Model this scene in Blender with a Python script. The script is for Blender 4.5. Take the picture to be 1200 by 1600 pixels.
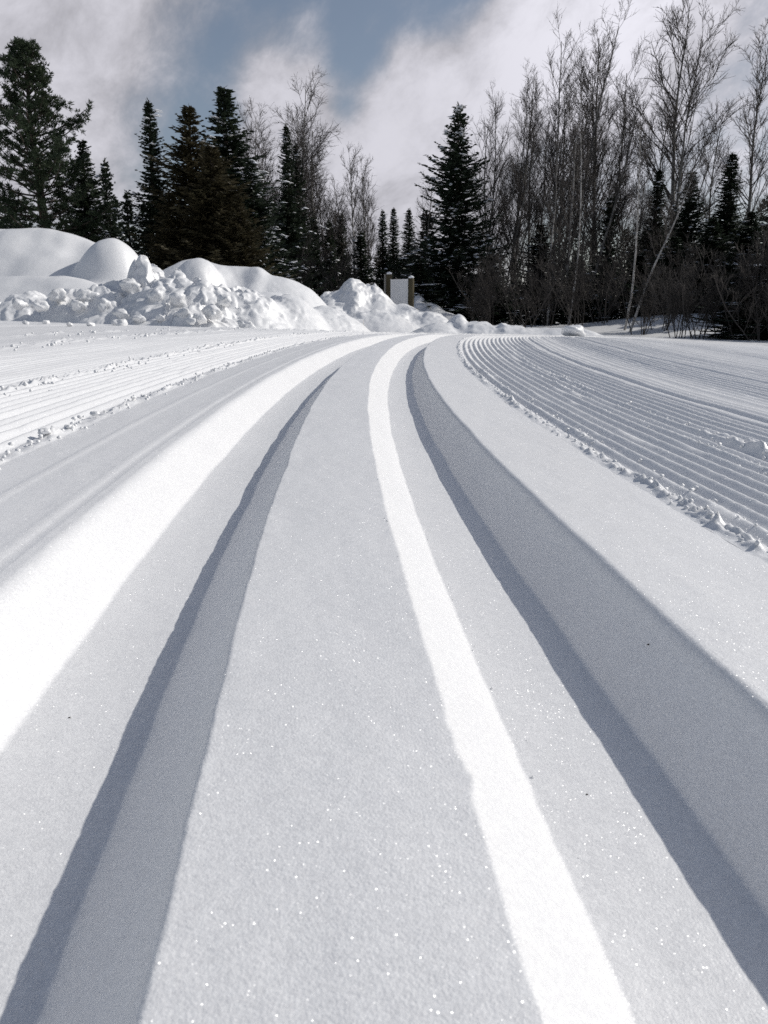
import bpy, math, random
import numpy as np
from mathutils import Vector

scene = bpy.context.scene
for o in list(bpy.data.objects):
    bpy.data.objects.remove(o)

# ------------------------------------------------------------------ camera
CAM_H, PITCH, F = 0.165, 0.2579, 1200.0
cam = bpy.data.cameras.new("camera")
cam.sensor_fit = 'HORIZONTAL'; cam.sensor_width = 36.0; cam.lens = 36.0
cam.clip_start = 0.01; cam.clip_end = 3000.0
cam.dof.use_dof = True; cam.dof.focus_distance = 0.9; cam.dof.aperture_fstop = 45
cam_ob = bpy.data.objects.new("camera", cam)
scene.collection.objects.link(cam_ob)
cam_ob.location = (0, 0, CAM_H)
cam_ob.rotation_euler = (math.pi / 2 - PITCH, 0, 0)
scene.camera = cam_ob

# ------------------------------------------------------------------ light
SUN_AZ, SUN_EL = math.radians(68), math.radians(35)      # azimuth: clockwise from +Y (ahead)
sun_dir = Vector((math.sin(SUN_AZ) * math.cos(SUN_EL), math.cos(SUN_AZ) * math.cos(SUN_EL), math.sin(SUN_EL)))
sun = bpy.data.lights.new("sun", 'SUN')
sun.energy = 3.15; sun.angle = math.radians(0.55); sun.color = (1.0, 0.965, 0.91)
sun_ob = bpy.data.objects.new("sun", sun)
scene.collection.objects.link(sun_ob)
sun_ob.rotation_euler = (-sun_dir).to_track_quat('-Z', 'Y').to_euler()
sun_ob.location = sun_dir * 50

SKY_STRENGTH, CLOUD_LEVEL = 0.076, 0.79
vs = scene.view_settings
vs.view_transform = 'Standard'; vs.look = 'None'; vs.exposure = 0.0; vs.gamma = 1.0
vs.use_curve_mapping = False

def pix_dir(u, v):
    vy = (v - 800) / F
    d = Vector(((u - 600) / F, math.cos(PITCH) - vy * math.sin(PITCH), -math.sin(PITCH) - vy * math.cos(PITCH)))
    return d.normalized()

def build_world():
    w = bpy.data.worlds.new("World"); scene.world = w; w.use_nodes = True
    nt = w.node_tree; N = nt.nodes; L = nt.links; N.clear()
    def nd(t, **k):
        n = N.new(t)
        for a, b in k.items(): setattr(n, a, b)
        return n
    def setin(sock, val):
        if hasattr(val, 'is_linked') or isinstance(val, bpy.types.NodeSocket): L.new(val, sock)
        else: sock.default_value = val
    def math_(op, a, b=None, c=None, clamp=False):
        n = nd('ShaderNodeMath', operation=op, use_clamp=clamp)
        setin(n.inputs[0], a)
        if b is not None: setin(n.inputs[1], b)
        if c is not None: setin(n.inputs[2], c)
        return n.outputs[0]
    def vmath(op, a, b=None):
        n = nd('ShaderNodeVectorMath', operation=op)
        setin(n.inputs[0], a)
        if b is not None: setin(n.inputs[1], b)
        return n.outputs['Value'] if op == 'DOT_PRODUCT' else n.outputs[0]
    def rng(x, a, b, c, d, kind='SMOOTHSTEP'):
        n = nd('ShaderNodeMapRange', interpolation_type=kind)
        setin(n.inputs['Value'], x)
        for i, q in zip(('From Min', 'From Max', 'To Min', 'To Max'), (a, b, c, d)): n.inputs[i].default_value = q
        return n.outputs['Result']
    def noise(vec, scale, detail, rough, dist=0.0):
        n = nd('ShaderNodeTexNoise')
        setin(n.inputs['Vector'], vec); n.inputs['Scale'].default_value = scale
        n.inputs['Detail'].default_value = detail; n.inputs['Roughness'].default_value = rough
        n.inputs['Distortion'].default_value = dist
        return n.outputs['Fac']
    geo = nd('ShaderNodeTexCoord').outputs['Generated']
    d = vmath('NORMALIZE', geo)
    sky = nd('ShaderNodeTexSky', sky_type='NISHITA')
    sky.sun_disc = False; sky.sun_elevation = SUN_EL; sky.sun_rotation = SUN_AZ
    sky.altitude = 300; sky.air_density = 1.0; sky.dust_density = 1.2; sky.ozone_density = 1.2
    hsv = nd('ShaderNodeHueSaturation'); hsv.inputs['Saturation'].default_value = 0.80
    L.new(sky.outputs[0], hsv.inputs['Color'])
    blue = nd('ShaderNodeMixRGB', blend_type='MULTIPLY'); blue.inputs[0].default_value = 1.0
    L.new(hsv.outputs[0], blue.inputs[1]); blue.inputs[2].default_value = (SKY_STRENGTH,) * 3 + (1,)
    # wispy winter clouds: stretched fractal noise plus broad banks of cloud
    mp = nd('ShaderNodeMapping'); L.new(d, mp.inputs['Vector'])
    mp.inputs['Rotation'].default_value = (0.0, math.radians(36), 0.0); mp.inputs['Location'].default_value = (0.3, 1.7, 0.4)
    st = vmath('MULTIPLY', mp.outputs[0], (1.0, 1.0, 1.45))
    n1 = noise(st, 3.4, 10, 0.58, 0.2)
    n2 = noise(st, 11.0, 10, 0.66, 0.2)
    dens = math_('ADD', math_('MULTIPLY', n1, 0.66), math_('MULTIPLY', n2, 0.34))
    blobs = [  # (u, v, radius px, weight): where banks of cloud and the blue gaps between them stand
        (40, 60, 260, .22), (130, 200, 120, .10), (240, 30, 90, .08), (250, 140, 120, -.13), (380, 50, 170, -.11), (230, 250, 120, -.05),
        (450, 110, 75, .20), (420, 200, 90, .16), (560, 140, 60, -.20), (545, 195, 40, -.10), (500, 250, 120, .16),
        (640, 40, 150, -.08), (650, 170, 80, .18), (770, 120, 90, .18), (880, 50, 110, .28), (700, 250, 160, .10),
        (950, 40, 130, .25), (1080, 150, 220, .12), (600, 330, 190, .18), (330, 230, 90, .04)]
    for u, v, r, wt in blobs:
        c = pix_dir(u, v)
        dt = vmath('DOT_PRODUCT', d, tuple(c))
        dens = math_('ADD', dens, rng(dt, math.cos(1.25 * r / F), 1.0, 0.0, wt))
    # seen from below the cover opens overhead and closes towards the horizon
    zc = nd('ShaderNodeSeparateXYZ'); L.new(d, zc.inputs[0])
    dens = math_('ADD', dens, rng(zc.outputs[2], 0.30, 0.80, 0.0, -0.38))
    mask = rng(dens, 0.39, 0.70, 0.04, 1.0)
    # clouds grow brighter towards the sun, with greyer bellies
    toward = vmath('DOT_PRODUCT', d, tuple(sun_dir))
    glow = rng(toward, 0.45, 1.0, 0.0, 1.0, 'LINEAR')
    shade = rng(math_('ADD', math_('MULTIPLY', n2, .55), math_('MULTIPLY', dens, .45)), 0.36, 0.80, 0.60, 1.20)
    lev = math_('MULTIPLY', math_('MULTIPLY', shade, CLOUD_LEVEL), math_('MULTIPLY_ADD', glow, 0.55, 0.78))
    cl = nd('ShaderNodeMixRGB', blend_type='MULTIPLY'); cl.inputs[0].default_value = 1.0
    cl.inputs[1].default_value = (0.925, 0.915, 1.0, 1)
    comb = nd('ShaderNodeCombineColor')
    for i in range(3): L.new(lev, comb.inputs[i])
    L.new(comb.outputs[0], cl.inputs[2])
    mix = nd('ShaderNodeMixRGB'); L.new(mask, mix.inputs[0]); L.new(blue.outputs[0], mix.inputs[1]); L.new(cl.outputs[0], mix.inputs[2])
    bg = nd('ShaderNodeBackground'); bg.inputs['Strength'].default_value = 1.0
    L.new(mix.outputs[0], bg.inputs['Color'])
    L.new(bg.outputs[0], nd('ShaderNodeOutputWorld').inputs['Surface'])
build_world()
scene.cycles.use_denoising = False
scene.cycles.max_bounces = 6
scene.cycles.sample_clamp_direct = 4.0

# ------------------------------------------------------------------ helpers
RNG = np.random.default_rng(7)
random.seed(11)
PERM = np.random.default_rng(3).integers(0, 1 << 30, 4096)

def _hash(ix, iy, seed):
    return PERM[(PERM[(ix + seed * 131) & 4095] + iy) & 4095]
def pn(x, y, seed=0):
    """gradient noise, about -0.7..0.7"""
    x = np.asarray(x, float); y = np.asarray(y, float)
    ix = np.floor(x).astype(np.int64); iy = np.floor(y).astype(np.int64)
    fx = x - ix; fy = y - iy
    sx = fx * fx * fx * (fx * (fx * 6 - 15) + 10); sy = fy * fy * fy * (fy * (fy * 6 - 15) + 10)
    def g(a, b, dx, dy):
        ang = (_hash(a, b, seed) & 1023) * (2 * math.pi / 1024)
        return np.cos(ang) * dx + np.sin(ang) * dy
    n00 = g(ix, iy, fx, fy); n10 = g(ix + 1, iy, fx - 1, fy)
    n01 = g(ix, iy + 1, fx, fy - 1); n11 = g(ix + 1, iy + 1, fx - 1, fy - 1)
    return (n00 * (1 - sx) + n10 * sx) * (1 - sy) + (n01 * (1 - sx) + n11 * sx) * sy
def fbm(x, y, oct=4, seed=0, gain=.5):
    t = 0; a = 1.0
    for i in range(oct):
        t = t + a * pn(x, y, seed + i * 7); x = np.asarray(x) * 2.03; y = np.asarray(y) * 2.03; a *= gain
    return t
def sstep(a, b, x):
    t = np.clip((x - a) / (b - a), 0, 1); return t * t * (3 - 2 * t)
def smin(a, b, k):
    h = np.clip(.5 + .5 * (b - a) / k, 0, 1); return b + (a - b) * h - k * h * (1 - h)
def smax(a, b, k): return -smin(-a, -b, k)

def link(o, parent=None, kind=None, label=None, cat=None, group=None):
    scene.collection.objects.link(o)
    if parent is not None: o.parent = parent
    if kind: o['kind'] = kind
    if label: o['label'] = label
    if cat: o['category'] = cat
    if group: o['group'] = group
    return o
def mesh_np(name, verts, faces, mat, smooth=True):
    """faces: int array (n,3) or (n,4)"""
    verts = np.asarray(verts, np.float32); faces = np.asarray(faces, np.int32)
    me = bpy.data.meshes.new(name)
    k = faces.shape[1]; n = len(faces)
    me.vertices.add(len(verts)); me.vertices.foreach_set('co', verts.ravel())
    me.loops.add(n * k); me.loops.foreach_set('vertex_index', faces.ravel())
    me.polygons.add(n); me.polygons.foreach_set('loop_start', np.arange(0, n * k, k, dtype=np.int32))
    me.polygons.foreach_set('use_smooth', np.full(n, smooth, dtype=bool))
    me.update(calc_edges=True); me.validate()
    if mat: me.materials.append(mat)
    return me
def grid_faces(nr, nc):
    i = np.arange(nr - 1)[:, None] * nc + np.arange(nc - 1)[None, :]
    i = i.ravel()
    return np.stack([i, i + 1, i + nc + 1, i + nc], 1)
def obj(name, me, **k):
    return link(bpy.data.objects.new(name, me), **k)
def empty(name, loc, **k):
    o = bpy.data.objects.new(name, None); o.empty_display_size = .2; o.location = loc
    return link(o, **k)

# ------------------------------------------------------------------ materials
def new_mat(name):
    m = bpy.data.materials.new(name); m.use_nodes = True
    nt = m.node_tree; nt.nodes.clear()
    return m, nt.nodes, nt.links
def snow_material(name, grain=1.0, glitter=0.055):
    m, N, L = new_mat(name)
    out = N.new('ShaderNodeOutputMaterial'); bs = N.new('ShaderNodeBsdfPrincipled')
    tc = N.new('ShaderNodeTexCoord')
    vo = N.new('ShaderNodeTexVoronoi'); vo.inputs['Scale'].default_value = 620 * grain
    nz = N.new('ShaderNodeTexNoise'); nz.inputs['Scale'].default_value = 900 * grain; nz.inputs['Detail'].default_value = 3
    big = N.new('ShaderNodeTexNoise'); big.inputs['Scale'].default_value = 7 * grain; big.inputs['Detail'].default_value = 5
    for n in (vo, nz, big): L.new(tc.outputs['Object'], n.inputs['Vector'])
    sep = N.new('ShaderNodeSeparateColor'); L.new(vo.outputs['Color'], sep.inputs[0])
    ramp = N.new('ShaderNodeValToRGB'); ramp.color_ramp.elements[0].color = (.75, .75, .757, 1); ramp.color_ramp.elements[1].color = (.93, .93, .928, 1)
    ad = N.new('ShaderNodeMath'); ad.operation = 'MULTIPLY_ADD'; ad.inputs[1].default_value = .55
    L.new(sep.outputs[0], ad.inputs[0])
    ml = N.new('ShaderNodeMath'); ml.operation = 'MULTIPLY'; ml.inputs[1].default_value = .45
    L.new(big.outputs['Fac'], ml.inputs[0]); L.new(ml.outputs[0], ad.inputs[2])
    L.new(ad.outputs[0], ramp.inputs[0]); L.new(ramp.outputs[0], bs.inputs['Base Color'])
    bs.inputs['Roughness'].default_value = .42; bs.inputs['Specular IOR Level'].default_value = .8
    b1 = N.new('ShaderNodeBump'); b1.inputs['Strength'].default_value = .30; b1.inputs['Distance'].default_value = .0011 / grain
    L.new(nz.outputs['Fac'], b1.inputs['Height'])
    md = N.new('ShaderNodeTexNoise'); md.inputs['Scale'].default_value = 110 * grain; md.inputs['Detail'].default_value = 4
    L.new(tc.outputs['Object'], md.inputs['Vector'])
    b2 = N.new('ShaderNodeBump'); b2.inputs['Strength'].default_value = .16; b2.inputs['Distance'].default_value = .0022 / grain
    L.new(md.outputs['Fac'], b2.inputs['Height']); L.new(b1.outputs[0], b2.inputs['Normal'])
    L.new(b2.outputs[0], bs.inputs['Normal'])
    # ice crystals: every cell a tiny mirror tilted its own way
    vg = N.new('ShaderNodeTexVoronoi'); vg.inputs['Scale'].default_value = 1750 * grain
    L.new(tc.outputs['Object'], vg.inputs['Vector'])
    sub = N.new('ShaderNodeVectorMath'); sub.operation = 'SUBTRACT'; sub.inputs[1].default_value = (.5, .5, .5)
    L.new(vg.outputs['Color'], sub.inputs[0])
    sc = N.new('ShaderNodeVectorMath'); sc.operation = 'SCALE'; sc.inputs['Scale'].default_value = 2.2
    L.new(sub.outputs[0], sc.inputs[0])
    ge = N.new('ShaderNodeNewGeometry')
    av = N.new('ShaderNodeVectorMath'); av.operation = 'ADD'; L.new(ge.outputs['Normal'], av.inputs[0]); L.new(sc.outputs[0], av.inputs[1])
    nv = N.new('ShaderNodeVectorMath'); nv.operation = 'NORMALIZE'; L.new(av.outputs[0], nv.inputs[0])
    gl = N.new('ShaderNodeBsdfGlossy'); gl.inputs['Roughness'].default_value = .22; L.new(nv.outputs[0], gl.inputs['Normal'])
    mx = N.new('ShaderNodeMixShader')
    fr = N.new('ShaderNodeMapRange'); fr.interpolation_type = 'SMOOTHSTEP'
    for i_, q_ in zip(('From Min', 'From Max', 'To Min', 'To Max'), (.22, .5, glitter * 2.0, 0.0)): fr.inputs[i_].default_value = q_
    L.new(vg.outputs['Distance'], fr.inputs['Value']); L.new(fr.outputs[0], mx.inputs[0])
    L.new(bs.outputs[0], mx.inputs[1]); L.new(gl.outputs[0], mx.inputs[2])
    L.new(mx.outputs[0], out.inputs['Surface'])
    return m
def plain_material(name, c1, c2, scale=6.0, rough=.8, bump=0.0, bscale=40.0, stretch=(1, 1, 1), through=0.0):
    m, N, L = new_mat(name)
    out = N.new('ShaderNodeOutputMaterial'); bs = N.new('ShaderNodeBsdfPrincipled')
    tc = N.new('ShaderNodeTexCoord'); mp = N.new('ShaderNodeMapping'); mp.inputs['Scale'].default_value = stretch
    L.new(tc.outputs['Object'], mp.inputs['Vector'])
    nz = N.new('ShaderNodeTexNoise'); nz.inputs['Scale'].default_value = scale; nz.inputs['Detail'].default_value = 6
    L.new(mp.outputs[0], nz.inputs['Vector'])
    rp = N.new('ShaderNodeValToRGB'); rp.color_ramp.elements[0].position = .32; rp.color_ramp.elements[1].position = .68
    rp.color_ramp.elements[0].color = (*c1, 1); rp.color_ramp.elements[1].color = (*c2, 1)
    L.new(nz.outputs['Fac'], rp.inputs[0]); L.new(rp.outputs[0], bs.inputs['Base Color'])
    bs.inputs['Roughness'].default_value = rough; bs.inputs['Specular IOR Level'].default_value = .25
    if bump:
        n2 = N.new('ShaderNodeTexNoise'); n2.inputs['Scale'].default_value = bscale; n2.inputs['Detail'].default_value = 5
        L.new(mp.outputs[0], n2.inputs['Vector'])
        b = N.new('ShaderNodeBump'); b.inputs['Distance'].default_value = bump; L.new(n2.outputs['Fac'], b.inputs['Height']); L.new(b.outputs[0], bs.inputs['Normal'])
    if through:   # thin needles let some light through
        tr = N.new('ShaderNodeBsdfTranslucent'); L.new(rp.outputs[0], tr.inputs['Color'])
        mx = N.new('ShaderNodeMixShader'); mx.inputs[0].default_value = through
        L.new(bs.outputs[0], mx.inputs[1]); L.new(tr.outputs[0], mx.inputs[2]); L.new(mx.outputs[0], out.inputs['Surface'])
    else: L.new(bs.outputs[0], out.inputs['Surface'])
    return m
M_SNOW = snow_material('snow')
M_SNOWFAR = snow_material('snow_coarse', grain=.10, glitter=0.0)
M_BOUGH = plain_material('bough_snow', (.78, .8, .84), (.9, .9, .92), 5)
M_SPRUCE = plain_material('spruce_needles', (.022, .034, .022), (.048, .064, .040), 2.5, .6, through=.22)
M_PINE = plain_material('pine_needles', (.026, .042, .024), (.055, .074, .040), 2.5, .6, through=.22)
M_OLIVE = plain_material('olive_brown_needles', (.046, .042, .023), (.084, .071, .041), 1.6, .6, through=.25)
M_BARK = plain_material('conifer_bark', (.035, .028, .022), (.075, .06, .048), 9, .9, .01, 30, (1, 1, .3))
M_TWIG = plain_material('bare_twigs', (.050, .044, .040), (.105, .092, .084), 3, .8)
M_BRUSH = plain_material('brush_twigs', (.036, .032, .029), (.075, .066, .060), 3, .85)
M_GREYBARK = plain_material('aspen_bark', (.12, .11, .10), (.29, .275, .25), 4, .85, .004, 30, (1, 1, 2.5))
M_BIRCH = plain_material('birch_bark', (.22, .20, .185), (.58, .56, .53), 3.5, .75, .003, 40, (1, 1, 4.0))
M_POST = plain_material('weathered_post', (.060, .050, .028), (.11, .092, .055), 6, .85, .004, 40, (1, 1, .2))
M_PANEL = plain_material('painted_panel', (.80, .80, .81), (.85, .85, .86), 2, .55)
M_PLANK = plain_material('grey_plank', (.30, .29, .27), (.42, .41, .39), 8, .85, .003, 40, (1, 1, .2))
M_SPECK = plain_material('dark_litter', (.03, .025, .02), (.07, .055, .04), 400, .9)

# ------------------------------------------------------------------ terrain height and trail course
_AZ = np.radians([-180, -110, -60, -26.6, -14, -4.8, 0, 4.8, 14, 18.4, 22.6, 26.6, 50, 110, 180])
_DEP = np.array([.012, .012, .012, .0125, .021, .0262, .0288, .0306, .0318, .0345, .0385, .0415, .044, .020, .012])
def G(X, Y):
    X = np.asarray(X, float); Y = np.asarray(Y, float)
    d = np.hypot(X, Y) + 1e-6; az = np.arctan2(X, Y)
    near = .00122 * np.minimum(np.abs(Y), 3.5) ** 2 * (Y > 0) - .0158 * np.tanh(X / 1.6) * 1.6
    dep = np.interp(az, _AZ, _DEP)
    lim = CAM_H - dep * d
    g = smin(near, lim, .035)
    fl = -.55 + .002 * np.maximum(d - 40, 0)
    g = smax(g, fl + 0 * g, .25)
    # rising forest floor on the right
    g = g + .62 * np.exp(-(((X - 10.5) / 4.2) ** 2 + ((Y - 24.0) / 4.0) ** 2))
    g = g + sstep(9, 30, d) * .22 * fbm(X * .13, Y * .13, 3, 5)
    return g

A0, C0, C2 = -0.10310, 0.06423, -0.004717
_S = np.arange(-6, 24.0001, .01)
_SM = 10.5
_TH = A0 + C0 * np.minimum(_S, _SM) + C2 * np.minimum(_S, _SM) ** 2 / 2 * np.sign(np.maximum(_S, 0)) + (_S > _SM) * (_S - _SM) * .015
_XC = np.concatenate([[0], np.cumsum((np.sin(_TH[1:]) + np.sin(_TH[:-1])) * .005)])
_YC = np.concatenate([[0], np.cumsum((np.cos(_TH[1:]) + np.cos(_TH[:-1])) * .005)])
_i0 = np.argmin(np.abs(_S)); _XC -= _XC[_i0]; _YC -= _YC[_i0]
def lane(s, q):
    th = np.interp(s, _S, _TH)
    return np.interp(s, _S, _XC) + q * np.cos(th), np.interp(s, _S, _YC) - q * np.sin(th)
def lane_inv(X, Y):
    s = np.array(Y, float)
    for _ in range(12):
        x0, y0 = lane(s, 0 * s); th = np.interp(s, _S, _TH)
        s = np.clip(s + (X - x0) * np.sin(th) + (Y - y0) * np.cos(th), -6, 24)
    x0, y0 = lane(s, 0 * s); th = np.interp(s, _S, _TH)
    return s, (X - x0) * np.cos(th) - (Y - y0) * np.sin(th)
S_MIN, S_MAX, QL, QR = -2.0, 15.0, -3.4, 3.6

# ------------------------------------------------------------------ ground sheet
def build_ground():
    na = 420
    rr = np.concatenate([[0.0], np.geomspace(.25, 600, 260)])
    az = np.concatenate([np.linspace(-.62, .62, 280), np.linspace(.62, 2 * math.pi - .62, na - 280 + 1)[1:]])
    az[-1] = 2 * math.pi - .62
    Rg, A = np.meshgrid(rr, az, indexing='ij')
    X = Rg * np.sin(A); Y = Rg * np.cos(A)
    Z = G(X, Y)
    s, q = lane_inv(X, Y)
    inside = sstep(QL - .02, QL + .3, q) * (1 - sstep(QR - .3, QR + .02, q)) * sstep(S_MIN - .02, S_MIN + .3, s) * (1 - sstep(S_MAX - .5, S_MAX + .02, s)) * (Rg < 20)
    Z = Z - .09 * inside
    out = (1 - inside) * sstep(2, 6, Rg) * (Rg < 60)
    Z = Z + out * (.010 * fbm(X * 1.5, Y * 1.5, 4, 21) + .004 * np.maximum(fbm(X * 9, Y * 9, 2, 31), 0))
    V = np.stack([X, Y, Z], -1).reshape(-1, 3)
    me = mesh_np('snow_ground', V, grid_faces(len(rr), len(az)), M_SNOWFAR)
    obj('snow_ground', me, kind='structure')
build_ground()

# ------------------------------------------------------------------ groomed ski tracks
def rows(s0, s1, base, rate):
    s = [s0]
    while s[-1] < s1: s.append(s[-1] + base + rate * abs(s[-1]))
    return np.array(s)
def near_rows(s_vis, base, rate, coarse=.05):
    """fine rows from s_vis on, coarser behind (outside the view)"""
    a = np.arange(S_MIN, s_vis - .4 * coarse, coarse)
    return np.concatenate([a, rows(s_vis, S_MAX, base, rate)])

LIPS = dict(l0=-.1862, l1=-.1500, l2=-.0831, l3=-.0430, r0=.0549, r1=.0945, r2=.1604, r3=.1943)
DL, DR = .0395, .0427
def rounded(q, pts, rad):
    """piecewise linear profile with its corners eased: mean over a small window"""
    xs = [p[0] for p in pts]; zs = [p[1] for p in pts]
    t = 0
    for w in np.linspace(-1, 1, 9): t = t + np.interp(q + w * rad, xs, zs)
    return t / 9
def track_height(s, q):
    """relief of the double classic track and of the flats beside it"""
    j = lambda k, amp, f: amp * pn(s * f, 0 * s + 3.7 * k, 40 + k)
    fine = lambda k: .0011 * fbm(s * 95, 0 * s + 1.3 * k, 3, 60 + k) * (1 / (1 + s * s * .5))
    q1 = q + j(1, .0016, 5) + j(2, .0012, 1.3)
    # the left-hand lip of the left groove is soft, the ridge lips are crisp
    wl = sstep(-.26, -.16, q) * (1 - sstep(-.13, -.1, q))
    zlp = [(-.5, 0), (LIPS['l0'], 0), (LIPS['l1'], -DL), (-.0, -DL)]
    zl = np.where(q < -.168, rounded(q1, zlp, .0065), rounded(q1 + j(4, .002, 9), zlp, .0018))
    lip = j(3, .0018, 14) + fine(3)
    zr = rounded(q1 + lip + j(9, .003, 3), [(-.2, -DL), (LIPS['l2'], -DL), (LIPS['l2'] + .013, -DL * .72), (LIPS['l2'] + .027, -DL * .38), (LIPS['l3'], 0), (.3, 0)], .0011)
    left = np.where(q < -.115, zl, zr)
    lip2 = j(5, .0015, 11) + fine(5)
    chip = -.0030 * sstep(.228, .246, s) * (1 - sstep(.246, .2475, s)) - .0012 * np.exp(-((s - .252) / .006) ** 2)
    za = rounded(q1 + lip2 + chip * (1 - sstep(.056, .070, q)), [(-.2, 0), (LIPS['r0'], 0), (LIPS['r1'], -DR), (.4, -DR)], .0013)
    lip3 = j(6, .0018, 7) + fine(6) * .5
    zbp = [(-.2, -DR), (LIPS['r2'], -DR), (LIPS['r2'] + .011, -DR * .72), (LIPS['r2'] + .023, -DR * .38), (LIPS['r3'], 0), (.6, 0)]
    zb = np.where(q < .176, rounded(q1 + lip3, zbp, .0011), rounded(q1 + lip3, zbp, .0032))
    right = np.where(q < .127, za, zb)
    z = np.where(q < .006, left, right)
    # the flats outside the grooves fall away a little towards the corduroy
    z = z - .065 * np.maximum(q - .20, 0) - .035 * np.maximum(-.20 - q, 0)
    # faint scraped lines on the left flat
    z = z + .0016 * np.exp(-((q + .287 + j(7, .002, 2)) / .0035) ** 2) + .0011 * np.exp(-((q + .218) / .003) ** 2) \
          - .0013 * np.exp(-((q + .208) / .003) ** 2) + .0008 * np.exp(-((q + .229) / .0025) ** 2)
    for (sa, qa, dq, wd, am) in [(.46, -.01, .35, .0016, .0005), (.62, .03, -.6, .002, .0006), (.36, .25, .5, .0018, .0006), (.85, .26, -.4, .0025, .0007), (.55, -.27, .9, .002, .0006), (.30, .01, 1.4, .0013, .0004)]:
        z = z - am * np.exp(-((s - sa - dq * (q - qa)) / wd) ** 2) * np.exp(-((q - qa) / .035) ** 2)
    z = z + .0009 * fbm(s * 5, q * 14, 3, 80) + .00035 * fbm(s * 60, q * 60, 2, 90)
    return z
def berm(s, q, q0, w, amp, seed, fx=55):
    """ragged windrow of crumbs thrown up along a pass of the groomer"""
    n = fbm(s * fx, q * fx * 1.2, 3, seed)
    env = np.exp(-((q - q0 - .006 * pn(s * 6, 0 * s, seed + 3)) / w) ** 2)
    gate = np.clip(.75 + .9 * pn(s * 9, 0 * s + .5, seed + 5), .15, 1.4)
    return env * amp * gate * (.35 + 1.5 * np.maximum(n + .15, 0)), env * np.maximum(n, 0)
def cord(s, q, q0, lam, amp, seed):
    wob = .0014 * pn(s * 3, q * 3, seed) + .0007 * pn(s * 14, q * 9, seed + 1)
    p = (q - q0 + wob) / lam
    fr = p - np.floor(p)
    tri = 1 - np.abs(2 * fr - 1)
    ridge = .45 * tri + .55 * (.5 - .5 * np.cos(2 * math.pi * fr)) ** .9
    idx = np.floor(p)
    a = amp * (.85 + .3 * pn(idx * 1.7 + .3, s * .5, seed + 2))
    crest = np.clip((ridge - .55) / .45, 0, 1)
    rough = crest * (.0009 * fbm(s * 70, q * 60, 2, seed + 4) - .008 * np.maximum(pn(s * 7, idx * 3.1, seed + 6) - .28, 0) - .012 * np.maximum(pn(s * 1.6, idx * 5.3 + .4, seed + 8) - .38, 0))
    return a * ridge + rough
def strip(name, s_rows, q_cols, hf):
    S, Q = np.meshgrid(s_rows, q_cols, indexing='ij')
    X, Y = lane(S, Q)
    Z = G(X, Y) + hf(S, Q)
    # ends of the built stretch sink under the ground sheet
    Z = Z - .08 * ((1 - sstep(S_MIN, S_MIN + .25, S)) + sstep(S_MAX - .4, S_MAX, S))
    me = mesh_np(name, np.stack([X, Y, Z], -1).reshape(-1, 3), grid_faces(len(s_rows), len(q_cols))[:, ::-1], M_SNOW)
    return obj(name, me, kind='structure')

QT0, QT1 = -.352, .322
cols = [np.arange(QT0, QT1 + 1e-6, .005)]
for k, v in LIPS.items():
    w = .014 if k == 'l0' else .007
    cols.append(np.arange(v - w, v + w, .0011 if k == 'l0' else .0007))
cols = np.unique(np.round(np.concatenate(cols), 4))
keep = [cols[0]]
for c in cols[1:]:
    if c - keep[-1] > .0005: keep.append(c)
cols = np.array(keep); cols[-1] = QT1
strip('ski_tracks', near_rows(-.12, .0024, .0036, .03), cols, track_height)

# groomed corduroy to the right
def right_h(S, Q):
    fade = 1 - .42 * sstep(.95, 1.8, Q)
    stripes = np.clip(.62 + 1.1 * pn(Q * 5.5 + 2.2, 0 * Q, 131), .35, 1.0)
    band = np.where(Q < .68, 1.0, stripes * fade)
    z = -.0080 - .0030 * sstep(.322, .345, Q) + cord(S, Q, .3485, .0232, .0086, 110) * sstep(.333, .352, Q) * band
    z = z + (1 - band) * .004 * sstep(.34, .4, Q)
    b1, _ = berm(S, Q, .334, .0075, .0088, 120, 75)
    g1 = sstep(.318, .3245, Q)
    b2, _ = berm(S, Q, .366, .007, .006, 124, 60)
    b3, _ = berm(S, Q, .548 + .010 * np.sin(S * 2.1), .012, .0085, 127, 45)
    b4, _ = berm(S, Q, .502, .006, .004, 129, 70)
    gate3 = np.clip(.25 + 1.8 * pn(S * 1.7 + .2, 0 * S, 140), 0, 1) + np.exp(-((S - .95) / .12) ** 2)
    z = z + b1 * g1 + b2 * np.clip(.3 + 2 * pn(S * 3, 0 * S, 141), 0, 1) + b3 * np.clip(gate3, 0, 1.2) * sstep(.45, .5, Q) + b4 * np.clip(gate3, 0, 1)
    z = z - .005 * np.exp(-((Q - .715) / .012) ** 2) - .005 * np.exp(-((Q - .80) / .01) ** 2) - .006 * np.exp(-((Q - 1.06) / .014) ** 2) - .006 * np.exp(-((Q - 1.3) / .02) ** 2)
    z = z + .003 * fbm(S * 2.2, Q * 3.5, 3, 145) * sstep(.4, .8, Q) + .010 * fbm(S * .5, Q * .8, 2, 149) * sstep(.8, 1.6, Q)
    return z - .06 * sstep(QR - .12, QR, Q)
lamR = .0232
strip('groomed_corduroy', near_rows(.38, .0026, .0042, .03), np.concatenate([[.3195], np.arange(.322, .70, .0017)]), right_h)
strip('groomed_corduroy', near_rows(1.0, .004, .006, .05), np.arange(.6983, 1.40, .0026), right_h)
strip('groomed_corduroy', near_rows(2.6, .006, .008, .08), np.concatenate([np.arange(1.397, 2.5, .0040), np.arange(2.5, QR + .01, .012)]), right_h)

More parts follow.
